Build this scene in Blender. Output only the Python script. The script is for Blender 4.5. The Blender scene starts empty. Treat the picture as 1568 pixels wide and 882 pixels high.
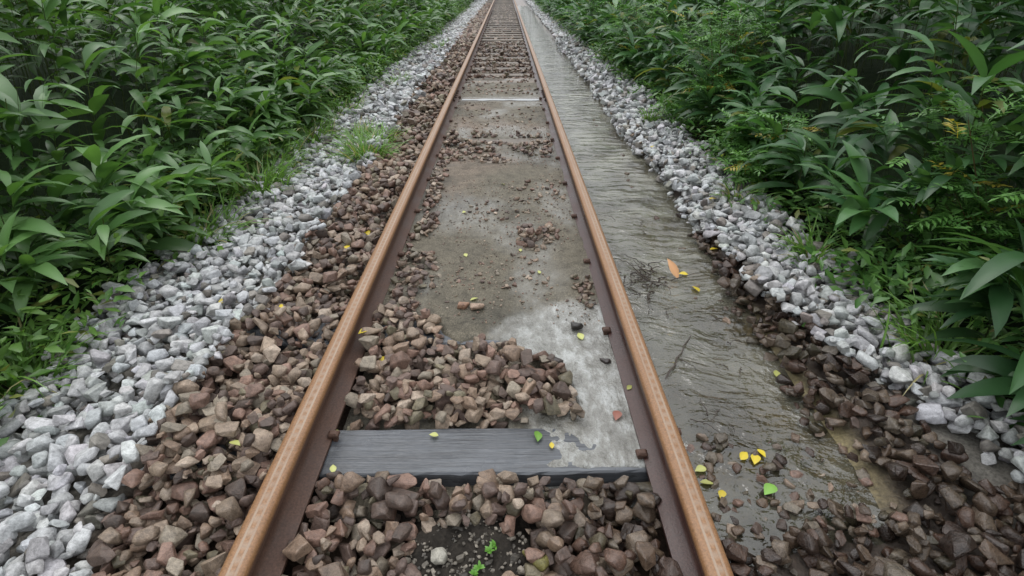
import bpy, bmesh, math, numpy as np
from mathutils import Vector
rng = np.random.default_rng(7)
scene = bpy.context.scene

# ------------------------------------------------------------------ helpers
_tab = np.random.default_rng(3).random((8,256,256))
def vnoise(x,y,sc,seed=0):
    x=np.asarray(x,float)*sc+37.3*seed; y=np.asarray(y,float)*sc+11.7*seed
    xi=np.floor(x).astype(int); yi=np.floor(y).astype(int)
    fx=x-xi; fy=y-yi; fx=fx*fx*(3-2*fx); fy=fy*fy*(3-2*fy)
    T=_tab[seed%8]; a=T[xi%256,yi%256]; b=T[(xi+1)%256,yi%256]; c=T[xi%256,(yi+1)%256]; d=T[(xi+1)%256,(yi+1)%256]
    return ((a*(1-fx)+b*fx)*(1-fy)+(c*(1-fx)+d*fx)*fy)*2-1
def fbm(x,y,sc,seed=0,o=3):
    r=0; a=1; t=0
    for i in range(o):
        r=r+a*vnoise(x,y,sc*2**i,seed+i); t+=a; a*=.5
    return r/t
def sstep(a,b,x):
    t=np.clip((np.asarray(x,float)-a)/(b-a),0,1); return t*t*(3-2*t)

def mk_mesh(name,V,F,col=None,wet=None,mat=None,smooth=False,parent=None):
    V=np.asarray(V,np.float32); F=np.asarray(F,np.int32); n=F.shape[1]
    me=bpy.data.meshes.new(name)
    me.vertices.add(len(V)); me.vertices.foreach_set("co",V.ravel())
    me.loops.add(F.size); me.loops.foreach_set("vertex_index",F.ravel())
    me.polygons.add(len(F)); me.polygons.foreach_set("loop_start",np.arange(0,F.size,n,dtype=np.int32))
    sm=np.full(len(F),smooth) if isinstance(smooth,bool) else smooth
    me.polygons.foreach_set("use_smooth",sm)
    me.update(calc_edges=True); me.validate()
    if col is not None:
        a=me.color_attributes.new("col",'FLOAT_COLOR','POINT')
        c=np.ones((len(V),4),np.float32); c[:,:3]=col; a.data.foreach_set("color",c.ravel())
    if wet is not None:
        a=me.attributes.new("wet",'FLOAT','POINT'); a.data.foreach_set("value",np.asarray(wet,np.float32).ravel())
    if mat: me.materials.append(mat)
    ob=bpy.data.objects.new(name,me); scene.collection.objects.link(ob)
    if parent: ob.parent=parent
    return ob

def grid(xs,ys):
    X,Y=np.meshgrid(xs,ys,indexing='ij'); nx,ny=X.shape
    i=np.arange(nx*ny).reshape(nx,ny)
    F=np.stack([i[:-1,:-1].ravel(),i[1:,:-1].ravel(),i[1:,1:].ravel(),i[:-1,1:].ravel()],1)
    return X,Y,F

# ------------------------------------------------------------------ material helper
class M:
    def __init__(s,name):
        s.m=bpy.data.materials.new(name); s.m.use_nodes=True; s.nt=s.m.node_tree; s.nt.nodes.clear()
        s.out=s.n('ShaderNodeOutputMaterial')
    def n(s,t,**k):
        nd=s.nt.nodes.new(t)
        for a,b in k.items(): setattr(nd,a,b)
        return nd
    def l(s,a,b): s.nt.links.new(a,b)
    def noise(s,vec,scale,detail=4,rough=.6,mapscale=None):
        nd=s.n('ShaderNodeTexNoise'); nd.inputs['Scale'].default_value=scale; nd.inputs['Detail'].default_value=detail
        nd.inputs['Roughness'].default_value=rough
        if mapscale:
            mp=s.n('ShaderNodeMapping'); mp.inputs['Scale'].default_value=mapscale; s.l(vec,mp.inputs[0]); vec=mp.outputs[0]
        s.l(vec,nd.inputs['Vector']); return nd.outputs['Fac']
    def ramp(s,fac,stops):
        r=s.n('ShaderNodeValToRGB'); e=r.color_ramp.elements
        while len(e)<len(stops): e.new(.5)
        for k,(p,c) in enumerate(stops):
            e[k].position=p; e[k].color=(c,c,c,1) if isinstance(c,(int,float)) else (*c,1)
        s.l(fac,r.inputs[0]); return r.outputs[0]
    def mix(s,f,a,b,mode='MIX'):
        nd=s.n('ShaderNodeMix',data_type='RGBA',blend_type=mode)
        for v,i in ((f,0),(a,6),(b,7)):
            if isinstance(v,(int,float)): nd.inputs[i].default_value=v
            elif isinstance(v,tuple): nd.inputs[i].default_value=(*v,1)
            else: s.l(v,nd.inputs[i])
        return nd.outputs[2]
    def math(s,op,a,b=None):
        nd=s.n('ShaderNodeMath',operation=op)
        for v,i in ((a,0),(b,1)):
            if v is None: continue
            if isinstance(v,(int,float)): nd.inputs[i].default_value=v
            else: s.l(v,nd.inputs[i])
        return nd.outputs[0]
    def mrange(s,v,a,b,c,d):
        nd=s.n('ShaderNodeMapRange'); s.l(v,nd.inputs[0])
        for i,x in enumerate((a,b,c,d)): nd.inputs[i+1].default_value=x
        return nd.outputs[0]
    def bump(s,h,dist,strength=1.0):
        b=s.n('ShaderNodeBump'); b.inputs['Distance'].default_value=dist; b.inputs['Strength'].default_value=strength
        s.l(h,b.inputs['Height']); return b.outputs[0]
    def pos(s): return s.n('ShaderNodeNewGeometry').outputs['Position']
    def objc(s): return s.n('ShaderNodeTexCoord').outputs['Object']
    def attr(s,name): 
        a=s.n('ShaderNodeAttribute'); a.attribute_name=name; return a
    def bsdf(s,col,rough,normal=None,**k):
        b=s.n('ShaderNodeBsdfPrincipled')
        for v,nm in ((col,'Base Color'),(rough,'Roughness')):
            if isinstance(v,(int,float)): b.inputs[nm].default_value=v
            elif isinstance(v,tuple): b.inputs[nm].default_value=(*v,1)
            else: s.l(v,b.inputs[nm])
        if normal is not None: s.l(normal,b.inputs['Normal'])
        for a,v in k.items(): b.inputs[a.replace('_',' ')].default_value=v
        return b
    def done(s,sh): s.l(sh,s.out.inputs[0]); return s.m

def stone_mat(name,speck):
    m=M(name); p=m.pos(); c=m.attr('col').outputs['Color']; w=m.attr('wet').outputs['Fac']
    n1=m.noise(p,60,4,.65); n2=m.noise(p,300,2,.7)
    c1=m.mix(1.0,c,m.ramp(n1,[(.3,.60),(.5,1.0),(.72,1.32)]),'MULTIPLY')
    c2=m.mix(speck,c1,m.ramp(n2,[(.35,.6),(.5,1.0),(.68,1.35)]),'MULTIPLY')
    dark=m.mix(1.0,c2,(.38,.36,.34),'MULTIPLY')
    c3=m.mix(w,c2,dark)
    r=m.mrange(w,0,1,.58,.15)
    nb=m.bump(m.math('ADD',n1,m.math('MULTIPLY',n2,.35)),.006,.8)
    return m.done(m.bsdf(c3,r,nb).outputs[0])
mat_stone=stone_mat('ballast_stone',.6); mat_white=stone_mat('limestone',.35)

def ground_mat():
    m=M('soil_ground'); p=m.pos(); c=m.attr('col').outputs['Color']; w=m.attr('wet').outputs['Fac']
    n1=m.noise(p,9,6,.65); n2=m.noise(p,90,5,.7)
    c1=m.mix(1.0,c,m.ramp(n1,[(.3,.6),(.5,1.0),(.7,1.35)]),'MULTIPLY')
    c2=m.mix(1.0,c1,m.ramp(n2,[(.3,.5),(.5,1.0),(.7,1.5)]),'MULTIPLY')
    b=m.bsdf(c2,m.mrange(w,0,1,.95,.3),m.bump(n2,.009,.8)); m.l(m.mrange(w,0,1,.1,.5),b.inputs['Specular IOR Level'])
    return m.done(b.outputs[0])
def sand_mat():
    m=M('silty_sand'); p=m.pos(); c=m.attr('col').outputs['Color']; w=m.attr('wet').outputs['Fac']
    n1=m.noise(p,14,6,.65); n2=m.noise(p,260,3,.85); n3=m.noise(p,15,7,.68,(1.0,.6,1)); n4=m.noise(p,110,4,.75)
    c1=m.mix(1.0,c,m.ramp(n1,[(.3,.62),(.5,1.0),(.7,1.25)]),'MULTIPLY')
    c1=m.mix(m.mrange(w,0,1,1.,.3),c1,m.ramp(n4,[(.32,.58),(.5,1.0),(.68,1.45)]),'MULTIPLY')
    c2=m.mix(m.mrange(w,0,1,1.0,.45),c1,m.ramp(n2,[(.3,.30),(.5,1.0),(.70,1.9)]),'MULTIPLY')
    silt_glare=m.ramp(n3,[(.34,(.085,.08,.066)),(.50,(.20,.197,.175)),(.64,(.40,.41,.395))])  # silt tint; its light streaks also paint sky glare into the colour
    silt_glare=m.mix(.5,silt_glare,m.ramp(n2,[(.3,.6),(.7,1.4)]),'MULTIPLY')
    c3=m.mix(m.math('MULTIPLY',w,.9),c2,silt_glare)
    r=m.ramp(w,[(0,.70),(.35,.30),(1,.08)])
    h=m.math('ADD',m.math('MULTIPLY',n1,.8),m.math('MULTIPLY',n4,m.mrange(w,0,1,.40,.03)))
    h=m.math('ADD',h,m.math('MULTIPLY',m.math('MULTIPLY',n3,w),1.6))
    b=m.bsdf(c3,r,m.bump(h,.012,1.0)); m.l(m.mrange(w,0,.6,.3,.6),b.inputs['Specular IOR Level'])
    m.l(m.mrange(w,.15,.7,0,1),b.inputs['Coat Weight']); b.inputs['Coat Roughness'].default_value=.03; b.inputs['Coat IOR'].default_value=1.9
    m.l(m.bump(m.math('ADD',n3,m.math('MULTIPLY',m.noise(p,38,3,.6),.35)),.045,1.0),b.inputs['Coat Normal'])
    return m.done(b.outputs[0])
def water_mat():
    m=M('silty_water_painted_sheen'); p=m.pos()
    wp=m.n('ShaderNodeVectorMath',operation='ADD'); nz=m.n('ShaderNodeTexNoise'); nz.inputs['Scale'].default_value=2.5; m.l(p,nz.inputs['Vector'])
    sc=m.n('ShaderNodeVectorMath',operation='SCALE'); m.l(nz.outputs['Color'],sc.inputs[0]); sc.inputs['Scale'].default_value=.25
    m.l(p,wp.inputs[0]); m.l(sc.outputs[0],wp.inputs[1]); q=wp.outputs[0]
    sp=m.n('ShaderNodeSeparateXYZ'); m.l(p,sp.inputs[0]); Y=sp.outputs[1]
    nA=m.noise(q,1.0,2,.45,(5.0,12.5,1)); nB=m.noise(q,1.0,3,.55,(15,27,1)); nC=m.noise(p,1.3,3,.5); nD=m.noise(p,3.0,6,.62)
    h=m.math('ADD',m.math('MULTIPLY',nA,m.mrange(nC,.35,.68,.6,1.3)),m.math('MULTIPLY',nB,m.mrange(Y,1.5,4.,.75,.22)))
    nb=m.bump(h,.021,1.0)
    fr=m.n('ShaderNodeFresnel'); fr.inputs['IOR'].default_value=1.75; m.l(nb,fr.inputs['Normal'])
    gl=m.n('ShaderNodeBsdfGlossy'); gl.inputs['Roughness'].default_value=.03; m.l(nb,gl.inputs['Normal']); gl.inputs['Color'].default_value=(1,1,1,1)
    tr=m.n('ShaderNodeBsdfTransparent'); tr.inputs['Color'].default_value=(.64,.58,.42,1)
    df=m.n('ShaderNodeBsdfDiffuse'); m.l(m.ramp(nD,[(.32,(.080,.072,.046)),(.66,(.22,.213,.165))]),df.inputs['Color'])  # murky silt colour, brightened to stand in for missing sky reflection
    m1=m.n('ShaderNodeMixShader'); m.l(m.math('MULTIPLY',m.ramp(nD,[(.35,.30),(.62,.80)]),m.mrange(Y,1.2,4.0,.50,1.0)),m1.inputs[0]); m.l(tr.outputs[0],m1.inputs[1]); m.l(df.outputs[0],m1.inputs[2])
    m2=m.n('ShaderNodeMixShader'); m.l(fr.outputs[0],m2.inputs[0]); m.l(m1.outputs[0],m2.inputs[1]); m.l(gl.outputs[0],m2.inputs[2])
    return m.done(m2.outputs[0])
def leaf_mat(name,tr=.3,rough=.38):
    m=M(name); c=m.attr('col').outputs['Color']
    b=m.bsdf(c,rough); t=m.n('ShaderNodeBsdfTranslucent'); m.l(m.mix(1.0,c,(1.5,1.6,.7),'MULTIPLY'),t.inputs[0])
    mx=m.n('ShaderNodeMixShader'); mx.inputs[0].default_value=tr; m.l(b.outputs[0],mx.inputs[1]); m.l(t.outputs[0],mx.inputs[2])
    return m.done(mx.outputs[0])
def rail_mat(name,wet):
    m=M(name); o=m.objc(); sp=m.n('ShaderNodeSeparateXYZ'); m.l(o,sp.inputs[0]); X,Y,Z=sp.outputs
    n1=m.noise(o,1.0,5,.7,(60,5,60)); n2=m.noise(o,160,4,.7); n3=m.noise(o,5,4,.6)
    side=m.mix(n3,(.050,.026,.019),(.120,.062,.040))
    side=m.mix(1.0,side,m.ramp(n2,[(.3,.6),(.7,1.35)]),'MULTIPLY')
    if wet: side=m.mix(1.0,side,(.68,.62,.76),'MULTIPLY')
    top=m.mix(n1,(.18,.083,.034),(.29,.158,.076))
    top=m.mix(1.0,top,m.ramp(n2,[(.3,.70),(.7,1.28)]),'MULTIPLY')
    ax=m.math('ABSOLUTE',m.math('SUBTRACT',X,.003))
    edge=m.math('SUBTRACT',1.0,m.mrange(m.math('ABSOLUTE',m.math('SUBTRACT',ax,.0095)),.0018,.0045,0,1))
    wv=m.n('ShaderNodeTexWave',bands_direction='Y'); wv.inputs['Scale'].default_value=9.; wv.inputs['Distortion'].default_value=1.5; m.l(o,wv.inputs[0])
    ins=m.mrange(ax,.008,.010,1,0)
    band=m.math('MAXIMUM',m.math('MULTIPLY',edge,.9),m.math('MULTIPLY',ins,m.math('MULTIPLY',wv.outputs['Fac'],.6)))
    band=m.math('MULTIPLY',band,m.ramp(n1,[(.3,.4),(.6,1.)]))
    top=m.mix(m.math('MULTIPLY',band,.8),top,(.33,.265,.205))
    hm=m.mrange(Z,.112,.124,0,1)
    col=m.mix(hm,side,top)
    r=m.mix(hm,m.ramp(n3,[(.3,.22 if wet else .50),(.7,.45 if wet else .75)]),(.42,.42,.42))
    return m.done(m.bsdf(col,r,m.bump(n2,.002,.7)).outputs[0])
def wood_mat(name,a,b,rough,ends=0):
    m=M(name); o=m.objc(); rnd=m.n('ShaderNodeObjectInfo').outputs['Random']
    g=m.noise(o,1.0,6,.7,(2.2,70,40)); g2=m.noise(o,3,4,.6); g3=m.noise(o,1.0,4,.6,(4,220,90))
    c=m.mix(m.ramp(g,[(.3,0.),(.7,1.)]),a,b); c=m.mix(1.0,c,m.ramp(g2,[(.3,.65),(.7,1.3)]),'MULTIPLY')
    c=m.mix(1.0,c,m.ramp(g3,[(.34,.35),(.42,1.)]),'MULTIPLY')
    c=m.mix(1.0,c,m.ramp(rnd,[(0,.75),(1,1.2)]),'MULTIPLY')
    return m.done(m.bsdf(c,m.ramp(g2,[(.3,rough*.6),(.7,rough*1.3)]),m.bump(m.math('ADD',g,g3),.003,.7)).outputs[0])
mat_ground=ground_mat(); mat_sand=sand_mat(); mat_water=water_mat()
mat_leaf=leaf_mat('leaf',.3,.36); mat_dead=leaf_mat('fallen_leaf',.15,.4)
mat_railL=rail_mat('rusty_rail',False); mat_railR=rail_mat('rusty_rail_wet',True)
mat_wood1=wood_mat('wet_sleeper_wood',(.045,.047,.053),(.13,.14,.155),.24)
mat_wood2=wood_mat('weathered_sleeper_wood',(.08,.065,.052),(.22,.185,.15),.6)

# ------------------------------------------------------------------ terrain
SLEEP=[1.165-.645*2,1.165-.645,1.165,1.83,2.45,3.05,3.65,4.25,4.82,5.45,6.08,6.68]
while SLEEP[-1]<52: SLEEP.append(SLEEP[-1]+.63)
CH_END=30.; WZ=.014
def edge_x(x,y,n2): return 1.24+.09*fbm(y,y*0+3,.8,4)+.03*n2-.10*sstep(2.3,1.0,y)
def terrain(x,y):
    x=np.asarray(x,float); y=np.asarray(y,float)
    n=fbm(x,y,1.3,1); n2=fbm(x,y,6,2)
    z=np.full(np.broadcast(x,y).shape,-.090)+.008*n2
    z=z+ .043*sstep(-.62,-.75,x)
    z=z-.11*sstep(-1.10,-1.9,x+.08*n)+ .42*sstep(-1.9,-4.0,x)
    bed=.003+.006*n2-.030*sstep(1.04,1.12,x)
    near=sstep(.76,.98,y+.10*n2+.16*(1.0-x))*(1-sstep(CH_END-3,CH_END-1,y))
    bed=bed*near+(.016+.012*n2)*(1-near)
    e=edge_x(x,y,n2); B=sstep(e-.13,e+.06,x)
    zr=bed*(1-B)+(.040+.012*n2)*B
    k=sstep(.56,.61,x)
    return z*(1-k)+zr*k+.40*sstep(1.75,3.9,x)
def axis(lo,hi,st,far,k=1.35):
    a=list(np.arange(lo,hi+1e-6,st)); d=st; h=hi; l=lo; A=[];B=[]
    while h<far: d*=k; h+=d; A.append(h)
    d=st
    while l>-far: d*=k; l-=d; B.append(l)
    return np.array(B[::-1]+a+A)
xs=axis(-2.6,2.6,.025,500); ys=axis(-.6,14,.04,600,1.12)
X,Y,F=grid(xs,ys); Z=terrain(X,Y)
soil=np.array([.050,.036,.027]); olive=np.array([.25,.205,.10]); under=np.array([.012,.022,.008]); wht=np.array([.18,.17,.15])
x=X.ravel(); y=Y.ravel()
C=np.tile(soil,(len(x),1))
def blend(C,c,w): return C*(1-w[:,None])+c*w[:,None]
C=blend(C,wht,(sstep(-1.05,-1.2,x)*(1-sstep(-1.75,-1.95,x))+sstep(1.35,1.5,x)*(1-sstep(1.6,1.75,x))).clip(0,1)*.8)
chm=sstep(.58,.64,x)*(1-sstep(1.12,1.24,x))*sstep(.8,1.1,y)*(1-sstep(CH_END-2,CH_END,y))
C=blend(C,olive,chm*(.30+.70*sstep(-.3,.3,fbm(x,y,3.2,5)+.7*(x-.88))))
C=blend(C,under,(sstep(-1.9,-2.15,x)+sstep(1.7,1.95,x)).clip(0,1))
far_b=sstep(24,30,y)*(np.abs(x)<1.1)
C=blend(C,np.array([.16,.115,.09]),far_b)
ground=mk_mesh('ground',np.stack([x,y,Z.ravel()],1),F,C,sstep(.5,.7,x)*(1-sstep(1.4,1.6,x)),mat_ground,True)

X,Y,F=grid(np.linspace(.612,1.55,60),np.concatenate([np.arange(.55,7,.014),np.arange(7,CH_END,.07)]))
ft=1-sstep(6,9,Y)
Wz=WZ+ft*(.0024*fbm(X*.5,Y,9,3)*(.7+.5*vnoise(X,Y,1.2,5))+.0016*np.sin(Y*62+7*fbm(X,Y,2.5,2)+X*5)*sstep(1.9,2.4,Y)*(1-sstep(3.8,5.2,Y))*(.5+.5*vnoise(X,Y,2.,6)))
mk_mesh('flood_water',np.stack([X.ravel(),Y.ravel(),Wz.ravel()],1),F,mat=mat_water,smooth=True)

# sand between the rails
fx=[-.55,-.3,-.15,0,.1,.25,.31,.335,.36,.40,.55]; fy=[1.98,1.88,1.73,1.72,1.66,1.57,1.44,1.33,1.29,1.27,1.26]
def sand_z(x,y):
    yf=np.interp(x,fx,fy); n=fbm(x,y,9,3); nl=fbm(x,y,2.2,6)
    m=sstep(-.05,.07,y-yf+.035*n*sstep(.4,.3,x))
    ms=sstep(.02,.42,x+.08*n)*sstep(1.078,1.095,y)*(1-sstep(1.34,1.42,y)); 
    m=m*(1-sstep(8.1,8.5,y+.15*n))
    z=.012+.007*n+.008*nl*sstep(1.5,2.2,y)+.0028*fbm(x,y,28,5)
    z=z-.006*sstep(.2,.45,x)*sstep(2.2,1.5,y)
    rev=.022*np.exp(-((y-4.82)/.12)**2)*(.6+.6*vnoise(x,y,7,5))
    rev=rev+.03*np.exp(-((y-4.25)/.09)**2-((x-.02)/.16)**2)+.024*np.exp(-((y-6.68)/.13)**2)
    rev=rev+.02*np.exp(-((y-7.31)/.1)**2)*(.5+.5*vnoise(x,y,5,2))+.03*np.exp(-((y-7.94)/.12)**2)
    za=z-rev-(1-m)*.075; zb=-.0085+.0130*ms+.0060*fbm(x,y,24,1)-(1-sstep(.0,.1,ms))*.08
    return np.maximum(za,zb), m
X,Y,F=grid(np.linspace(-.51,.51,140),np.concatenate([np.arange(.95,3.2,.0075),np.arange(3.2,8.7,.02)]))
Zs,ms=sand_z(X,Y); x=X.ravel(); y=Y.ravel(); n=fbm(x,y,5,1); n9=fbm(x,y,14,5)
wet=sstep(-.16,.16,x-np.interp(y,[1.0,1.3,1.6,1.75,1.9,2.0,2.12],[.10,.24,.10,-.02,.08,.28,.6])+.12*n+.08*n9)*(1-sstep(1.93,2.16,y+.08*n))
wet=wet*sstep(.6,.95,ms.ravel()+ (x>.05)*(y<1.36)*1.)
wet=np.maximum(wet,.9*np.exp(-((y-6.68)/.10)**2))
damp=.55*sstep(-.2,.5,fbm(x*1.6,y,2.4,1))
C=np.tile(np.array([.118,.103,.076]),(len(x),1))
C=blend(C,np.array([.17,.128,.098]),sstep(-.1,.6,fbm(x,y,1.6,2))*sstep(2.9,3.8,y)*.8)
C=blend(C,np.array([.066,.060,.047]),sstep(0,.6,fbm(x,y,2.2,7))*.75)
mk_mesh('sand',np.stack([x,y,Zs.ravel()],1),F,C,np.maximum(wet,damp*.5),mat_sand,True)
mp=M('rain_water_painted_glare'); mp_=mp.bsdf((.34,.35,.35),.06,mp.bump(mp.noise(mp.pos(),30,3),.004,.4)); mat_pud=mp.done(mp_.outputs[0])  # grey-white base colour paints the sky reflection of the thin film
xx=np.linspace(-.47,.48,60); yc=6.655+.012*np.array([float(vnoise(a,1.,6,2)) for a in xx]); hw=.045+.02*np.array([float(vnoise(a,2.,9,3)) for a in xx])
Vp=np.concatenate([np.stack([xx,yc-hw,np.full(60,.004)],1),np.stack([xx,yc+hw,np.full(60,.004)],1)]); Fp=np.array([[i,i+1,61+i,60+i] for i in range(59)])
mk_mesh('rain_puddle',Vp,Fp,mat=mat_pud)

# ------------------------------------------------------------------ stone templates
def stone_templates(k,npts,bev,seed):
    r=np.random.default_rng(seed); out=[]
    for i in range(k):
        bm=bmesh.new(); q=i%2
        P=r.normal(size=(npts+3*q,3)); P/=np.linalg.norm(P,axis=1)[:,None]
        P=np.sign(P)*np.abs(P)**(.62+.08*q); P*=r.uniform(.72,1.0,(len(P),1)); P/=np.abs(P).max(0)
        for p in P: bm.verts.new(p)
        bmesh.ops.convex_hull(bm,input=bm.verts[:])
        bmesh.ops.delete(bm,geom=[v for v in bm.verts if not v.link_faces],context='VERTS')
        bmesh.ops.dissolve_limit(bm,angle_limit=math.radians(18),verts=bm.verts[:],edges=bm.edges[:])
        if bev:
            bmesh.ops.bevel(bm,geom=bm.edges[:],offset=bev*r.uniform(.8,1.6),segments=1,profile=.6,affect='EDGES',clamp_overlap=True)
        bmesh.ops.triangulate(bm,faces=bm.faces[:]); bm.verts.index_update()
        out.append((np.array([v.co[:] for v in bm.verts]),np.array([[v.index for v in f.verts] for f in bm.faces])))
        bm.free()
    return out
T_hi=stone_templates(36,14,.08,1); T_lo=stone_templates(16,9,0,2)

def stamp(name,S,T,mat,frac=.65):
    S=np.asarray(S); n=len(S); k=rng.integers(0,len(T),n); Vs=[];Fs=[];Cs=[];Ws=[];Sm=[];off=0
    cy,sy=np.cos(S[:,6]),np.sin(S[:,6]); cx,sx=np.cos(S[:,7]),np.sin(S[:,7]); cb,sb=np.cos(S[:,8]),np.sin(S[:,8])
    Z=np.zeros(n); O=np.ones(n)
    Rz=np.stack([cy,-sy,Z,sy,cy,Z,Z,Z,O],1).reshape(n,3,3); Rx=np.stack([O,Z,Z,Z,cx,-sx,Z,sx,cx],1).reshape(n,3,3)
    Ry=np.stack([cb,Z,sb,Z,O,Z,-sb,Z,cb],1).reshape(n,3,3); R=Rz@Rx@Ry
    for t,(V,Fc) in enumerate(T):
        i=np.where(k==t)[0]
        if not len(i): continue
        P=V[None]*S[i,None,3:6]; P=np.einsum('nij,nkj->nki',R[i],P)+S[i,None,0:3]
        Vs.append(P.reshape(-1,3)); nv=len(V)
        Fs.append((Fc[None]+off+np.arange(len(i))[:,None,None]*nv).reshape(-1,3)); off+=nv*len(i)
        Cs.append(np.repeat(S[i,9:12],nv,0)); Ws.append(np.repeat(S[i,12],nv))
        Sm.append(np.repeat(rng.random(len(i))<(frac if t%2 else frac-.3),len(Fc)))
    return mk_mesh(name,np.concatenate(Vs),np.concatenate(Fs),np.concatenate(Cs),np.concatenate(Ws),mat,np.concatenate(Sm))

PAL=np.array([[.25,.175,.125],[.20,.122,.09],[.31,.235,.175],[.105,.073,.058],[.28,.235,.18],[.17,.145,.095],[.24,.15,.115],[.135,.092,.075],[.40,.32,.25],[.24,.18,.13]])
PW=np.array([.17,.11,.13,.13,.10,.05,.11,.12,.045,.09]); PW/=PW.sum()
def pal(n): return PAL[rng.choice(len(PAL),n,p=PW)]*rng.uniform(.68,1.18,(n,1))
def wpal(n):
    c=np.array([.45,.455,.455])*rng.uniform(.62,1.22,(n,1)); c=c*(1+rng.normal(0,.02,(n,3)))
    d=rng.random(n)<.12; c[d]*=np.array([.5,.45,.40]); return c

RES=.01; X0,Y0,X1,Y1=-2.7,-.4,2.3,13.
hx=np.arange(X0,X1,RES); hy=np.arange(Y0,Y1,RES); HX,HY=np.meshgrid(hx,hy,indexing='ij')
H=terrain(HX,HY); sz,sm=sand_z(HX,HY); inb=np.abs(HX)<.51
H=np.where(inb,np.maximum(H,sz),H)
for s in SLEEP:
    H=np.where((np.abs(HY-s)<.10)&(np.abs(HX)<1.05),np.maximum(H,0),H)
H=np.where(np.abs(np.abs(HX)-.565)<.062,np.maximum(H,.012),H)
def drop(x,y,a,b,c,yaw,sink=0.):
    r=.5*(a+b); i0=int((x-r-X0)/RES); i1=int((x+r-X0)/RES)+2; j0=int((y-r-Y0)/RES); j1=int((y+r-Y0)/RES)+2
    if i0<0 or j0<0 or i1>=H.shape[0] or j1>=H.shape[1]: return None
    dx=hx[i0:i1,None]-x; dy=hy[None,j0:j1]-y
    cy,sy=math.cos(yaw),math.sin(yaw); u=(dx*cy+dy*sy)/a; v=(-dx*sy+dy*cy)/b
    q=1-(u*u+v*v); mk=q>0; P=H[i0:i1,j0:j1]
    if mk.sum()<2: return P.mean()+c*(1-sink)
    hh=c*np.sqrt(np.clip(q,0,1)); t=(P+hh)[mk]
    z=.45*t.max()+.55*t.mean()-sink*c
    P[mk]=np.maximum(P[mk],(z+hh*.92)[mk]); return z
def hat(x,y):
    i=int((x-X0)/RES); j=int((y-Y0)/RES); return H[min(max(i,0),H.shape[0]-1),min(max(j,0),H.shape[1]-1)]

def cover(x0,x1,y0,y1,size,ok,pf,wetf,l2=.45,szv=.34,flat=(.5,.9)):
    sp=size*.84; gx=np.arange(x0,x1,sp); gy=np.arange(y0,y1,sp); A,B=np.meshgrid(gx,gy)
    P=np.stack([A.ravel(),B.ravel()],1)+rng.uniform(-.5,.5,(A.size,2))*sp; rng.shuffle(P)
    m2=int(len(P)*l2); out=[]
    pts=[(p[0],p[1],0) for p in P]+[(0,0,1)]*m2
    for (px,py,l) in pts:
        if l:
            best=None
            for _ in range(5):
                qx=rng.uniform(x0,x1); qy=rng.uniform(y0,y1)
                if not ok(qx,qy,size*.5): continue
                h=hat(qx,qy)
                if best is None or h<best[0]: best=(h,qx,qy)
            if best is None: continue
            px,py=best[1],best[2]
        s=size*.5*math.exp(rng.normal(0,szv)); s=min(max(s,size*.24),size*.88)
        if not ok(px,py,s): continue
        a=s*rng.uniform(.95,1.35); b=s*rng.uniform(.7,1.0); c=s*rng.uniform(*flat); yaw=rng.uniform(0,6.28)
        z=drop(px,py,a,b,c,yaw)
        if z is None: continue
        out.append([px,py,z,a,b,c,yaw,rng.normal(0,.3),rng.normal(0,.3),0,0,0,wetf(px,py)])
    out=np.array(out); out[:,9:12]=pf(len(out)); return out

def clear(x,y,r):
    if abs(abs(x)-.565)<.050+r*.75: return False
    if abs(x)<.56:
        for s in SLEEP:
            if s==1.83 and x<-.2: continue
            if abs(y-s)<.10+r*.7: return False
    return True
EN=lambda y: float(fbm(y,7.7,1.6,2,2))
def ok_left(x,y,r):
    if x>-.97 and 4.0<y<9.5:
        for s in SLEEP:
            if abs(y-s)<.075 and vnoise(s,x,3,1)>-.35: return False
    return clear(x,y,r) and x>-1.08-.08*EN(y)-.06*float(vnoise(x,y,9,1))
def ok_mid(x,y,r):
    if not clear(x,y,r): return False
    if ((x+.035)/.165)**2+((y-.80)/.125)**2<.85+.5*float(vnoise(x,y,14,3)): return False
    z,m=sand_z(np.float64(x),np.float64(y))
    if 1.05<y<1.5 and x>.05 : return m<.35 and x<.37
    return m<.75
def wl(x,y): return float(np.clip(.18+.5*vnoise(x,y,2,3),0,1))*.65
def wm(x,y): 
    w=.12+.25*float(vnoise(x,y,3,4))
    if x>.15: w+= (x-.15)*3.5
    if y<1.0: w+= .12+(.35 if x>.35 else 0)
    return float(np.clip(w,0,1))
near=[]
near.append(cover(-1.3,-.6,-.3,5.,.042,ok_left,pal,wl,l2=.4))
near.append(cover(-1.15,-.62,1.0,1.36,.040,ok_left,pal,wl,l2=.2))
near.append(cover(-.52,.52,.25,2.0,.043,ok_mid,pal,wm,l2=.5))
def ok_r(x,y,r):
    if not clear(x,y,r) or x<.6: return False
    if y<.84+.12*float(vnoise(x,y,6,2))-.16*(1-x): return True
    e=1.13+.07*EN(y+9)-.06*(1.2<y<2.1)+.05*(y<1.2)
    return e<x<1.34+.1*(y<1.5) and y<2.7+.5*float(vnoise(x,y,6,1))
near.append(cover(.6,1.6,-.3,3.2,.042,ok_r,lambda n:pal(n)*.75,lambda x,y:1.0,l2=.05))
ballast=stamp('ballast_stones',np.concatenate(near),T_hi,mat_stone)
mid=[cover(-1.3,-.6,5.,12.9,.050,ok_left,pal,wl,l2=.2),
     cover(-.52,.52,8.1,12.9,.046,lambda x,y,r:clear(x,y,r) and sand_z(x,y)[1]<.5,lambda n:pal(n)*.9,lambda x,y:.35,l2=.1)]
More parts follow.
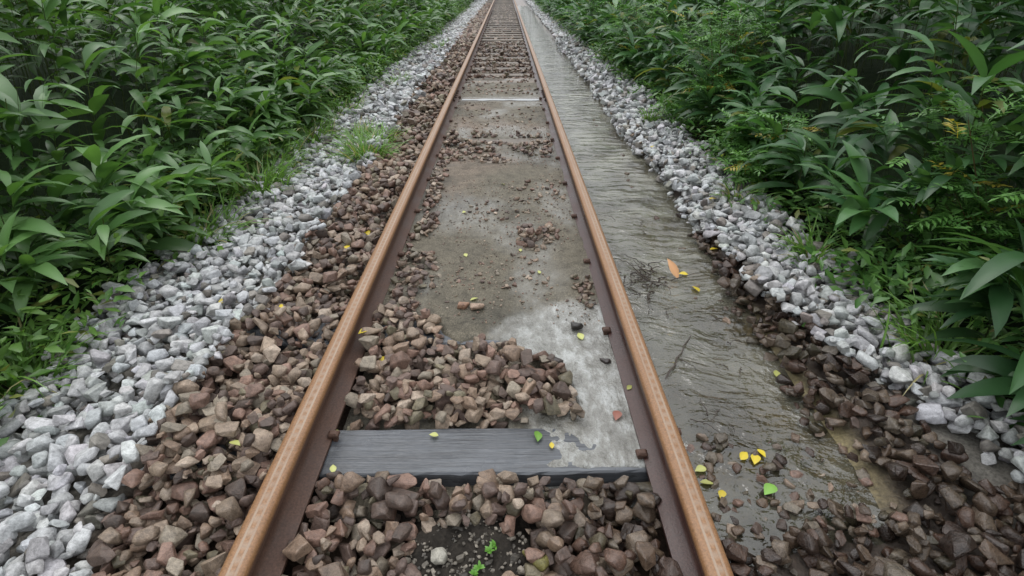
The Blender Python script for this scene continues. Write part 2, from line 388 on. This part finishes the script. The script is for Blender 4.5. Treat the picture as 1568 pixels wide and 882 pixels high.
def ok_wr(x,y,r):
    e=1.20+.09*float(fbm(y,3.,.8,4))+.05*float(vnoise(x,y,8,3)) + .26*float(sstep(2.0,1.2,y))
    return e<x<1.74+.06*EN(y+5)
def ok_wl(x,y,r): return -1.93-.08*EN(y+3)<x< -1.03-.10*EN(y)+.07*float(vnoise(x,y,7,4))
wh=[cover(-2.1,-.9,-.3,6,.047,ok_wl,wpal,lambda x,y:.05,l2=.35),cover(1.1,1.85,-.3,6,.047,ok_wr,wpal,lambda x,y:.1,l2=.35)]
whf=[cover(-2.1,-.9,6,12.9,.060,ok_wl,wpal,lambda x,y:.05,l2=.2),cover(1.1,1.85,6,12.9,.060,ok_wr,wpal,lambda x,y:.1,l2=.2)]
def scatter(n,x0,x1,y0,y1,s0,s1,wetv=.2,okf=None,sink=.35,pf=pal):
    o=[]
    for _ in range(n):
        px=rng.uniform(x0,x1); py=rng.uniform(y0,y1); s=rng.uniform(s0,s1)*.5
        if abs(abs(px)-.565)<.062+s: continue
        if okf and not okf(px,py): continue
        a=s*1.15;b=s*.9;c=s*rng.uniform(.5,.8);yaw=rng.uniform(0,6.28); z=drop(px,py,a,b,c,yaw,sink)
        if z is None: continue
        o.append([px,py,z,a,b,c,yaw,rng.normal(0,.25),rng.normal(0,.25),0,0,0,wetv*rng.uniform(.4,1.6)])
    o=np.array(o).reshape(-1,13); o[:,9:12]=pf(len(o)); return o
L=[scatter(230,-.5,-.27,1.9,3.05,.02,.06,.25,lambda x,y:x< -.33+.16*vnoise(x,y,5,1)),
   scatter(150,-.5,-.38,3.05,5.0,.02,.055),
   scatter(150,.1,.42,2.48,2.98,.02,.055,.1,lambda x,y:((x-.26)/.17)**2+((y-2.72)/.22)**2<.6+.5*vnoise(x,y,12,3)),
   scatter(40,.40,.49,1.98,2.25,.015,.04,.4),
   scatter(560,-.49,.48,4.15,5.0,.02,.055,.2,lambda x,y:vnoise(x,y,5,6)>-.25 and abs(y-4.82)>.08),
   scatter(60,-.2,.4,2.95,3.3,.012,.03), scatter(40,-.2,.3,2.15,2.5,.012,.03),
   scatter(40,.1,.48,3.3,3.7,.015,.04),scatter(150,-.49,.49,6.9,8.2,.02,.045),scatter(60,-.49,.49,5.2,6.4,.02,.04),
   scatter(3200,-.49,.49,1.85,6.5,.004,.013,.2,lambda x,y:vnoise(x,y,3,2)>-.4),
   scatter(130,.62,1.2,.8,1.2,.015,.045,.9), scatter(60,.95,1.30,1.6,6,.02,.05,.9)]
L.append(np.array([[-.064,1.98,.028,.040,.030,.020,.3,.1,0,.38,.27,.20,.1],[-.125,1.985,.025,.032,.024,.018,1.,.2,0,.27,.155,.10,.1],
   [.375,1.824,.026,.034,.028,.022,.3,.1,.2,.05,.045,.042,.7],[.264,1.569,.022,.042,.036,.03,.7,0,.2,.075,.06,.055,.7],[.46,1.60,.012,.02,.03,.015,.7,0,.2,.06,.045,.04,.8],
   [.151,.788,-.002,.050,.026,.026,2.2,.15,.1,.21,.19,.06,.35],[-.11,.80,.008,.024,.024,.018,.4,0,0,.34,.32,.27,.1]]))
loose=stamp('loose_stones',np.concatenate(L),T_hi[:12],mat_stone)
stamp('white_gravel',np.concatenate(wh),T_hi,mat_white)
def farbed(x0,x1,y0,y1,size,dens,pf,w,okf):
    n=int((x1-x0)*(y1-y0)*dens); px=rng.uniform(x0,x1,n); py=rng.uniform(y0,y1,n); k=np.array([okf(a,b) for a,b in zip(px,py)]); px=px[k];py=py[k];n=len(px)
    s=size*.5*np.exp(rng.normal(0,.25,n)); S=np.zeros((n,13)); S[:,0]=px;S[:,1]=py;S[:,2]=terrain(px,py)+.035+rng.uniform(0,.025,n)
    S[:,3]=s*1.15;S[:,4]=s*.9;S[:,5]=s*.65;S[:,6]=rng.uniform(0,6.28,n);S[:,7:9]=rng.normal(0,.3,(n,2));S[:,9:12]=pf(n);S[:,12]=w; return S
fb=[farbed(-1.15,-.63,12.9,32,.07,330,pal,.2,lambda x,y:True),farbed(-.5,.5,12.9,32,.06,300,pal,.3,lambda x,y:clear(x,y,.03))]
stamp('ballast_stones',np.concatenate(mid+fb),T_lo,mat_stone,.3)
fw=[farbed(-1.9,-1.05,12.9,45,.085,210,wpal,.05,lambda x,y:True),farbed(1.25,1.75,12.9,45,.085,210,wpal,.05,lambda x,y:True)]
stamp('white_gravel',np.concatenate(whf+fw),T_lo,mat_white,.3)

# ------------------------------------------------------------------ rails
half=[(.061,0),(.061,.010),(.045,.015),(.018,.024),(.0095,.034),(.0070,.050),(.0070,.080),(.0105,.091),(.028,.098),(.0322,.102),(.0325,.120),(.0305,.1285),(.0255,.1335),(.016,.1358),(.006,.1364)]
prof=half+[(-a,b) for a,b in half[::-1]]
def extr(prof,y0,y1,V,F,ycuts=1):
    n=len(prof); o=len(V); yy=np.linspace(y0,y1,ycuts+1)
    for yv in yy: V+= [(a,yv,b) for a,b in prof]
    for k in range(ycuts):
        for i in range(n):
            j=(i+1)%n; F.append((o+k*n+i,o+k*n+j,o+(k+1)*n+j,o+(k+1)*n+i))
    F.append(tuple(range(o+n-1,o-1,-1))); F.append(tuple(range(o+ycuts*n,o+(ycuts+1)*n)))
def pymesh(name,V,F,mat,loc=(0,0,0),parent=None,bev=0):
    me=bpy.data.meshes.new(name); me.from_pydata(V,[],F); me.update(); me.materials.append(mat)
    bm=bmesh.new(); bm.from_mesh(me); bmesh.ops.recalc_face_normals(bm,faces=bm.faces[:]); bm.to_mesh(me); bm.free()
    ob=bpy.data.objects.new(name,me); scene.collection.objects.link(ob); ob.location=loc
    if parent: ob.parent=parent
    if bev:
        b=ob.modifiers.new('bevel','BEVEL'); b.width=bev; b.segments=2; b.limit_method='ANGLE'
    return ob
def box(V,F,cx,cy,cz,sx,sy,sz):
    o=len(V)
    for dz in (-1,1):
        for dx,dy in ((-1,-1),(1,-1),(1,1),(-1,1)): V.append((cx+dx*sx/2,cy+dy*sy/2,cz+dz*sz/2))
    F+= [(o,o+3,o+2,o+1),(o+4,o+5,o+6,o+7),(o,o+1,o+5,o+4),(o+1,o+2,o+6,o+5),(o+2,o+3,o+7,o+6),(o+3,o,o+4,o+7)]
def cyl(V,F,c,ax,r,h,n=8):
    o=len(V); c=Vector(c); ax=Vector(ax).normalized(); u=ax.orthogonal().normalized(); w=ax.cross(u)
    for k in (0,1):
        for i in range(n):
            a=2*math.pi*i/n; V.append(tuple(c+ax*h*k+(u*math.cos(a)+w*math.sin(a))*r))
    for i in range(n): j=(i+1)%n; F.append((o+i,o+j,o+n+j,o+n+i))
    F.append(tuple(range(o+n-1,o-1,-1))); F.append(tuple(range(o+n,o+2*n)))
mat_iron=rail_mat('rusty_iron',False)
JY=6.68
for side,mt in ((-1,mat_railL),(1,mat_railR)):
    V=[];F=[]; extr(prof,-2.2,JY-.005,V,F,6); extr(prof,JY+.005,70,V,F,20)
    r=pymesh('steel_rail',V,F,mt,(side*.565,0,.004))
    for p in r.data.polygons: p.use_smooth=len(p.vertices)==4
    md=r.modifiers.new('es','EDGE_SPLIT'); md.split_angle=math.radians(35)
    for s2 in (-1,1):
        V=[];F=[]
        P=[(s2*.013,.033),(s2*.030,.030),(s2*.034,.040),(s2*.020,.048),(s2*.019,.080),(s2*.030,.090),(s2*.027,.095),(s2*.011,.090)]
        extr(P,JY-.26,JY+.26,V,F)
        for k in (-.19,-.065,.065,.19): cyl(V,F,(s2*.019,JY+k,.064),(s2,0,0),.013,.022,6); cyl(V,F,(s2*.04,JY+k,.064),(s2,0,0),.007,.012,8)
        pymesh('fishplate',V,F,mt,(0,0,0),r)
    V=[];F=[]
    for s in SLEEP[:40]:
        for s2,dy in ((-1,-.045),(1,.045)):
            if side*s2>0 and side>0 and s>1.5: continue
            box(V,F,s2*.0705,s+dy,-.004,.016,.016,.036); 
            o=len(V); hx_=s2*.0665; 
            P=[(-.022,-.014),(.022,-.014),(.024,.014),(-.024,.014)]
            for zz,sc in ((.0145,1.0),(.024,1.05),(.032,.6)):
                for (a,b) in P: V.append((hx_+a*sc*.75,s+dy+b*sc*.9,zz))
            for q in range(2):
                for i in range(4): j=(i+1)%4; F.append((o+q*4+i,o+q*4+j,o+q*4+4+j,o+q*4+4+i))
            F.append((o+3,o+2,o+1,o)); F.append((o+8,o+9,o+10,o+11))
    pymesh('spikes',V,F,mat_iron,(0,0,0),r,.002)
for i,s in enumerate(SLEEP):
    nx=60 if s<3 else 12; xs_=np.linspace(-1.05,1.05,nx+1); V=[];F=[]
    ring=[(-.095,-.13),(-.095,-.007),(-.089,-.001),(-.05,0),(0,.0005),(.05,0),(.089,-.001),(.095,-.007),(.095,-.13)]
    for xv in xs_:
        for (a,b) in ring:
            jt=rng.normal(0,.0012) if s<3 else 0
            V.append((xv,a+ .004*float(vnoise(xv,i*3.,4,1))+jt,b-abs(jt)*.8))
    n=len(ring)
    for k in range(nx):
        for q in range(n-1): F.append((k*n+q,k*n+q+1,(k+1)*n+q+1,(k+1)*n+q))
    F.append(tuple(range(n-1,-1,-1))); F.append(tuple(range(nx*n,nx*n+n)))
    ob=pymesh('wooden_sleeper',V,F,mat_wood1 if s<2 else mat_wood2,(0,s,0)); ob.rotation_euler[2]=rng.normal(0,.004) if s>1.2 else 0.004

# ------------------------------------------------------------------ vegetation
def leaves(P,phi,e0,L,W,droop,roll,C,seg=5,prof=None,fold=.25):
    n=len(P); prof=prof or [.12,.75,1.,.88,.55,.02]; t=np.linspace(0,1,seg+1); wp=np.interp(t,np.linspace(0,1,len(prof)),prof)
    pos=P.copy(); V=np.zeros((n,seg+1,3,3))
    for j in range(seg+1):
        e=e0-droop*t[j]
        d=np.stack([np.cos(phi)*np.cos(e),np.sin(phi)*np.cos(e),np.sin(e)],1)
        up=np.stack([-np.cos(phi)*np.sin(e),-np.sin(phi)*np.sin(e),np.cos(e)],1); sd=np.cross(d,up)
        s=sd*np.cos(roll)[:,None]+up*np.sin(roll)[:,None]; u=np.cross(s,d)
        hw=(W*wp[j]*.5)[:,None]
        V[:,j,0]=pos-s*hw+u*hw*fold; V[:,j,1]=pos; V[:,j,2]=pos+s*hw+u*hw*fold
        pos=pos+d*(L/seg)[:,None]
    base=(np.arange(n)*(seg+1)*3)[:,None,None]; q=[]
    for j in range(seg):
        for k in range(2): a=j*3+k; q.append([a,a+1,a+4,a+3])
    F=(base+np.array(q)[None]).reshape(-1,4)
    Cr=np.repeat(C,(seg+1)*3,0).reshape(n,seg+1,3,3).copy(); Cr[:,:,1]*=1.18
    return V.reshape(-1,3),F,Cr.reshape(-1,3)
class Veg:
    def __init__(s): s.V=[];s.F=[];s.C=[];s.o=0
    def add(s,V,F,C): s.V.append(V);s.F.append(F+s.o);s.C.append(C);s.o+=len(V)
    def build(s,name,mat=None): return mk_mesh(name,np.concatenate(s.V),np.concatenate(s.F),np.concatenate(s.C),mat=mat or mat_leaf,smooth=True)
def greens(n,a,b,yel=.03):
    a=np.array(a);b=np.array(b);t=rng.beta(1.6,1.8,n)[:,None]; c=a*(1-t)+b*t
    k=rng.random(n)<yel; c[k]=np.array([.19,.22,.06])*rng.uniform(.7,1.1,(k.sum(),1)); return c
LA,LB=(.050,.120,.036),(.130,.250,.080)
def sasa(veg,bx,by,h,nl,side,far=False,a=LA,b=LB):
    n=len(bx); bz=terrain(bx,by)-.01
    az=rng.uniform(0,6.28,n); lean=rng.uniform(.02,.35,n)
    lx=np.cos(az)*lean - side*.16; ly=np.sin(az)*lean
    tip=np.stack([bx+lx*h,by+ly*h,bz+h],1); sc=rng.uniform(.75,1.2,n)
    if not far:
        ph=np.arctan2(ly,lx); e=np.arctan2(1,np.hypot(lx,ly))
        V,F,C=leaves(np.stack([bx,by,bz],1),ph,e,h*np.sqrt(1+lx**2+ly**2),np.full(n,.006),np.zeros(n),np.zeros(n),np.tile([.04,.055,.018],(n,1)),seg=3,prof=[1,1,.8]); veg.add(V,F,C)
    idx=np.repeat(np.arange(n),nl); m=len(idx); f=1-rng.beta(1,2.0,m)*.75
    base=np.stack([bx,by,bz],1)[idx]; P=base+(tip[idx]-base)*f[:,None]
    phi=rng.uniform(0,6.28,m); tw=rng.random(m)<.35; phi[tw]=(math.pi if side>0 else 0)+rng.normal(0,.8,tw.sum())
    e0=rng.uniform(.1,1.0,m); L=rng.uniform(.20,.35,m)*sc[idx]; W=L*rng.uniform(.17,.25,m)
    dr=rng.uniform(.5,1.6,m); roll=rng.normal(0,.35,m); C=greens(m,a,b)*rng.uniform(.8,1.2,n)[idx][:,None]
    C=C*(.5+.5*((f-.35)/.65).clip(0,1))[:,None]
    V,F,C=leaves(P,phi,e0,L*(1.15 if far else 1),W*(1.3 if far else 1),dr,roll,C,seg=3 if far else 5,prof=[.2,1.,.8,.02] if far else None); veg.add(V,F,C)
def band(side,xin,y0,y1,dens,hfun,far=False,xout=5.5,nl=10,**k):
    v=Veg(); n=int((xout-xin)*(y1-y0)*dens); ax=xin+(xout-xin)*rng.random(n)**1.2; by=rng.uniform(y0,y1,n)
    ax=ax+.15*fbm(by,by*0+side*5,.7,3)
    h=hfun(ax,by)*rng.uniform(.75,1.15,n)
    sasa(v,side*ax,by,h,nl,side,far,**k); return v
hL=lambda x,y:.44+.78*sstep(1.9,3.2,x)+.14*fbm(x,y,.8,2)
hR=lambda x,y:.44+.80*sstep(1.7,3.0,x)+.14*fbm(x,y,.8,5)
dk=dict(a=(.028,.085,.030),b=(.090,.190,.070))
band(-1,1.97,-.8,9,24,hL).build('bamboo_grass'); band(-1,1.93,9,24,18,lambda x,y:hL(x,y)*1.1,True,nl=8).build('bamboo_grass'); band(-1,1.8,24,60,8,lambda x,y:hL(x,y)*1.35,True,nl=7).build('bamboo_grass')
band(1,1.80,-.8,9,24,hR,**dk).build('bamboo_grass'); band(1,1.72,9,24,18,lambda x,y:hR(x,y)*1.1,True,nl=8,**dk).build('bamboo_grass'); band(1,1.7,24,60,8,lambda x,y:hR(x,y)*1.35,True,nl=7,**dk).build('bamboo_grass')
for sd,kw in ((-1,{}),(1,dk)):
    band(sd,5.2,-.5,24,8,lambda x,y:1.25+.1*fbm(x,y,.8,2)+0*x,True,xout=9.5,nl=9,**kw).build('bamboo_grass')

def weeds(side,x0,x1,y0,y1,n,hm,a,b,name):
    v=Veg(); cl=max(10,n//60); cx=rng.uniform(x0,x1,cl); cy=rng.uniform(y0,y1,cl); i=rng.integers(0,cl,n)
    px=side*(cx[i]+rng.normal(0,.09,n)); py=cy[i]+rng.normal(0,.10,n); hz=rng.beta(1.3,1.6,n)*hm*(.5+.5*vnoise(cx[i],cy[i],3,1)+.3)
    P=np.stack([px,py,terrain(px,py)+.04+np.abs(hz)],1); L=rng.uniform(.03,.09,n)
    v.add(*leaves(P,rng.uniform(0,6.28,n),rng.uniform(-.2,.9,n),L,L*rng.uniform(.3,.55,n),rng.uniform(0,1,n),rng.normal(0,.4,n),greens(n,a,b,.06),seg=2,prof=[.3,1,.05])); v.build(name)
weeds(-1,1.82,2.4,-.5,12,13000,.38,(.05,.13,.025),(.16,.28,.07),'low_weeds')
weeds(1,1.64,2.1,-.5,12,11000,.32,(.035,.10,.025),(.12,.24,.06),'low_weeds')
weeds(-1,1.75,2.4,12,30,7000,.5,(.05,.13,.025),(.16,.28,.07),'low_weeds')
weeds(1,1.55,2.1,12,30,7000,.5,(.035,.10,.025),(.12,.24,.06),'low_weeds')

def pinnate(cx,cy,cz,rad,n,name,a,b):
    v=Veg()
    base=np.array([cx+.15,cy,float(terrain(cx+.15,cy))])
    nb=16; ph=rng.uniform(0,6.28,nb); tips=np.stack([cx+np.cos(ph)*rad*rng.uniform(.3,1,nb),cy+np.sin(ph)*rad*1.2*rng.uniform(.3,1,nb),cz+rad*rng.uniform(-.5,.9,nb)],1)
    d=tips-base; Ld=np.linalg.norm(d,axis=1); v.add(*leaves(np.tile(base,(nb,1)),np.arctan2(d[:,1],d[:,0]),np.arcsin(d[:,2]/Ld),Ld,np.full(nb,.012),np.zeros(nb),np.zeros(nb),np.tile([.09,.06,.04],(nb,1)),seg=3,prof=[1,.8,.4]))
    i=rng.integers(0,nb,n); f=rng.uniform(.45,1.02,n); P=base+d[i]*f[:,None]+rng.normal(0,rad*.16,(n,3)); 
    phi=rng.uniform(0,6.28,n); e=rng.uniform(-.1,.8,n); L=rng.uniform(.12,.20,n); col=greens(n,a,b,.0); yl=rng.random(n)<.05; col[yl]=[.32,.26,.04]
    v.add(*leaves(P,phi,e,L,np.full(n,.003),np.full(n,.7),np.zeros(n),col*.8,seg=3,prof=[1,1,1]))
    dirs=np.stack([np.cos(phi)*np.cos(e-.25),np.sin(phi)*np.cos(e-.25),np.sin(e-.25)],1)
    for k in range(7):
        t=.22+.78*k/6
        Q=P+dirs*(L*t)[:,None]
        for s in ((-1,1) if k<6 else (0,)):
            l=rng.uniform(.036,.052,n)*(1-.35*abs(t-.55)); v.add(*leaves(Q,phi+s*1.15,e-.35+rng.normal(0,.15,n),l,l*.36,np.full(n,.3),rng.normal(0,.2,n),col*rng.uniform(.85,1.15,(n,1)),seg=2,prof=[.25,1,.05]))
    v.build(name)
A_=(.045,.125,.028);B_=(.13,.28,.065)
pinnate(1.83,4.7,.75,.42,560,'rowan_shrub',A_,B_); pinnate(1.74,3.35,.34,.28,420,'rowan_shrub',A_,B_)
pinnate(1.83,7.6,.7,.45,420,'rowan_shrub',A_,B_); pinnate(2.2,2.1,.55,.40,350,'rowan_shrub',A_,B_)
pinnate(1.80,11.,.75,.5,300,'rowan_shrub',A_,B_); pinnate(-2.6,10.5,.9,.5,300,'rowan_shrub',A_,B_)

def tuft(cx,cy,n,L0,L1,rad,name='grass_tuft'):
    v=Veg(); px=cx+rng.normal(0,rad,n); py=cy+rng.normal(0,rad,n); P=np.stack([px,py,terrain(px,py)+.05],1)
    L=rng.uniform(L0,L1,n); phi=np.arctan2(py-cy,px-cx)+rng.normal(0,.7,n)
    C=np.array([.13,.25,.055])*rng.uniform(.6,1.25,(n,1)); k=rng.random(n)<.12; C[k]=[.30,.27,.13]
    v.add(*leaves(P,phi,rng.uniform(.6,1.4,n),L,rng.uniform(.008,.014,n),rng.uniform(.6,1.9,n),rng.normal(0,.3,n),C,seg=5,prof=[1,1,.8,.5,.05])); v.build(name)
tuft(-1.10,4.25,220,.18,.36,.07); tuft(-1.10,4.75,150,.15,.28,.07); tuft(-1.80,3.75,300,.2,.42,.09); tuft(-1.88,4.3,240,.2,.42,.1); tuft(-1.85,5.1,220,.18,.4,.1)
tuft(-1.35,5.0,120,.12,.26,.07); tuft(-1.85,6.2,160,.2,.4,.1); tuft(-1.8,2.9,220,.18,.38,.08); tuft(1.55,3.1,70,.1,.2,.05); tuft(1.5,5.2,70,.1,.2,.05)
tuft(-1.5,8.0,90,.15,.3,.08); tuft(-1.3,12.,90,.15,.3,.1); tuft(-1.9,1.6,120,.15,.35,.08); tuft(1.7,1.5,120,.15,.3,.07); tuft(1.62,2.3,90,.12,.24,.05)

FL=[(-.418,1.62,.055,1),(-.51,1.71,.045,1),(.384,1.757,.045,2),(-.809,2.57,.05,1),(-.738,2.75,.06,1),(-.938,1.94,.04,1),(-.171,1.218,.03,2),(.175,1.209,.045,3),(.218,1.17,.025,1),
 (.523,1.427,.028,2),(1.188,2.467,.045,1),(.988,2.122,.05,1),(.971,2.268,.045,1),(.67,1.01,.04,2),(.667,1.06,.04,2),(.70,.97,.035,1),(.851,1.097,.045,1),(.82,1.11,.04,1),(.88,1.12,.035,1),(.84,.976,.055,3),
 (1.263,4.18,.05,1),(.912,2.28,.12,4),(.455,1.30,.05,5),(-.08,2.05,.04,2),(-.15,2.5,.035,2),(.15,2.55,.03,2),(.24,2.3,.03,2),(-.50,1.24,.02,2),(-.2,3.1,.03,2),(.05,3.6,.03,2),(-1.3,2.1,.05,1),(-.75,1.1,.04,2),(1.35,3.0,.05,1),(1.1,1.5,.04,2),(-.45,1.05,.03,2)]
FC={1:(.56,.43,.03),2:(.42,.43,.14),3:(.18,.36,.06),4:(.50,.26,.12),5:(.28,.11,.08)}
v=Veg(); 
for (lx,ly,sz_,c) in FL:
    zz=(.008 if abs(lx)<.5 and abs(ly-1.165)<.1 else hat(lx,ly)+.004)
    if lx>.6: zz=max(zz,WZ+.005)
    if abs(lx-.523)<.01: zz=.022
    a=rng.uniform(0,6.28) if c!=4 else 1.9
    v.add(*leaves(np.array([[lx-math.cos(a)*sz_/2,ly-math.sin(a)*sz_/2,zz]]),np.array([a]),np.array([.25 if c!=4 else .7]),np.array([sz_*1.05]),np.array([sz_*(.7 if c!=4 else .35)]),np.array([.5]),rng.normal(0,.25,1) if c!=4 else np.array([.6]),np.array([FC[c]])*rng.uniform(.8,1.1),seg=6,prof=[.1,.75,1,.85,.45,.03],fold=.2))
v.build('fallen_leaves',mat_dead)

def wig(V,F,p0,p1,r,n=7):
    p0=Vector(p0);p1=Vector(p1);pts=[]
    for i in range(n+1):
        t=i/n; pts.append(p0.lerp(p1,t)+Vector((rng.normal(0,.004),rng.normal(0,.004),rng.normal(0,.002)+.01*math.sin(t*3.14))))
    o=len(V)
    for i,p in enumerate(pts):
        rr=r*(1-.6*i/n); d=(pts[min(i+1,n)]-pts[max(i-1,0)]).normalized(); u=d.orthogonal().normalized(); w=d.cross(u)
        for k in range(5): a=k*1.2566; V.append(tuple(p+(u*math.cos(a)+w*math.sin(a))*rr))
    for i in range(n):
        for k in range(5): j=(k+1)%5; F.append((o+i*5+k,o+i*5+j,o+(i+1)*5+j,o+(i+1)*5+k))
mt=M('wet_twig'); mat_twig=mt.done(mt.bsdf((.05,.035,.025),.4).outputs[0])
V=[];F=[]; z0=WZ+.004
wig(V,F,(.674,1.48,z0),(.85,1.75,z0),.0045); wig(V,F,(.76,1.60,z0),(.80,1.52,z0),.002)
for k in range(40):
    a=rng.uniform(0,6.28); l=rng.uniform(.04,.15); cx=.77+rng.normal(0,.05); cy=2.2+rng.normal(0,.07); wig(V,F,(cx,cy,z0),(cx+math.cos(a)*l,cy+math.sin(a)*l,z0+rng.uniform(0,.03)),.003)
for k in range(16):
    a=rng.uniform(0,6.28); l=rng.uniform(.03,.1); cx=rng.uniform(.65,1.15); cy=rng.uniform(1.2,3.2); wig(V,F,(cx,cy,z0),(cx+math.cos(a)*l,cy+math.sin(a)*l,z0),.002)
for k in range(14):
    a=rng.uniform(0,6.28); l=rng.uniform(.03,.09); cx=rng.uniform(-.4,.45); cy=rng.uniform(1.95,3.5); z1=hat(cx,cy)+.003; wig(V,F,(cx,cy,z1),(cx+math.cos(a)*l,cy+math.sin(a)*l,z1+.003),.0015)
pymesh('driftwood_twigs',V,F,mat_twig)

X,Y,F=grid(np.linspace(-.26,.19,100),np.linspace(.60,1.0,90)); n=fbm(X,Y,10,2); rr=((X+.035)/.175)**2+((Y-.80)/.15)**2
Z=.010*(1-sstep(.25,1.0,rr+.35*n))-.045*sstep(.6,1.5,rr+.4*n)+.008*fbm(X,Y,60,4)+.014*fbm(X,Y,22,1)-.018
mk_mesh('soil_heap',np.stack([X.ravel(),Y.ravel(),Z.ravel()],1),F,np.tile([.024,.020,.016],(X.size,1)),np.full(X.size,.25),mat_ground,True)
S=[]
for k in range(320):
    a=rng.uniform(0,6.28); q=rng.uniform(0,1)**.5; px=-.035+.17*q*math.cos(a); py=.80+.15*q*math.sin(a); s=rng.uniform(.002,.008) if k>14 else rng.uniform(.010,.016)
    zz=.010*(1-float(sstep(.25,1.0,q*q+.35*fbm(px,py,10,2))))+.014*float(fbm(px,py,22,1))-.018
    S.append([px,py,zz+.002,s,s*.8,s*.7,rng.uniform(0,6),0,0,*(np.array([.24,.21,.17])*rng.uniform(.12,1.1)),.2])
stamp('soil_pebbles',S,T_hi[:8],mat_stone)
v=Veg()
for (cx,cy) in ((.026,.815),(-.014,.753),(.0,.77),(.04,.83)):
    n=9; ph=rng.uniform(0,6.28,n); v.add(*leaves(np.tile([cx,cy,.0],(n,1)),ph,rng.uniform(.4,1.2,n),rng.uniform(.012,.022,n),rng.uniform(.006,.009,n),np.full(n,.8),np.zeros(n),np.tile([.13,.30,.05],(n,1)),seg=3,prof=[.3,1,.9,.1]))
v.build('weed_seedlings')

# ------------------------------------------------------------------ light and camera
EL,AZ=math.radians(62),math.radians(-25)
w=bpy.data.worlds.new("World"); scene.world=w; w.use_nodes=True; nt=w.node_tree; nt.nodes.clear()
sk=nt.nodes.new('ShaderNodeTexSky'); sk.sky_type='NISHITA'; sk.sun_disc=False; sk.sun_elevation=EL; sk.sun_rotation=AZ; sk.dust_density=4.; sk.air_density=1.
tc=nt.nodes.new('ShaderNodeTexCoord'); sx=nt.nodes.new('ShaderNodeSeparateXYZ'); nt.links.new(tc.outputs['Generated'],sx.inputs[0])
rp=nt.nodes.new('ShaderNodeMapRange'); nt.links.new(sx.outputs[2],rp.inputs[0]); rp.inputs[1].default_value=0; rp.inputs[2].default_value=.9; rp.inputs[3].default_value=5.0; rp.inputs[4].default_value=13.0
cm=nt.nodes.new('ShaderNodeVectorMath'); cm.operation='SCALE'; cm.inputs[0].default_value=(.97,1.0,1.03); nt.links.new(rp.outputs[0],cm.inputs['Scale'])
cl=nt.nodes.new('ShaderNodeMix'); cl.data_type='RGBA'; cl.inputs[0].default_value=.88
bg=nt.nodes.new('ShaderNodeBackground'); bg.inputs[1].default_value=.15; ou=nt.nodes.new('ShaderNodeOutputWorld')
nt.links.new(sk.outputs[0],cl.inputs[6]); nt.links.new(cm.outputs[0],cl.inputs[7]); nt.links.new(cl.outputs[2],bg.inputs[0]); nt.links.new(bg.outputs[0],ou.inputs[0])
sl=bpy.data.lights.new('sun','SUN'); sl.energy=.8; sl.angle=math.radians(35); sl.color=(1,.98,.95)
so=bpy.data.objects.new('sun',sl); scene.collection.objects.link(so)
d=Vector((math.sin(AZ)*math.cos(EL),math.cos(AZ)*math.cos(EL),math.sin(EL))); so.rotation_euler=d.to_track_quat('Z','Y').to_euler()
cd=bpy.data.cameras.new('camera'); cd.lens=18.14; cd.sensor_width=36; cd.clip_start=.02; cd.clip_end=2000
co=bpy.data.objects.new('camera',cd); scene.collection.objects.link(co); co.location=(.076,0,1.318)
co.rotation_euler=(math.radians(90-31.23),0,math.radians(-.62)); scene.camera=co
scene.view_settings.view_transform='Standard'; scene.view_settings.look='None'; scene.view_settings.exposure=0
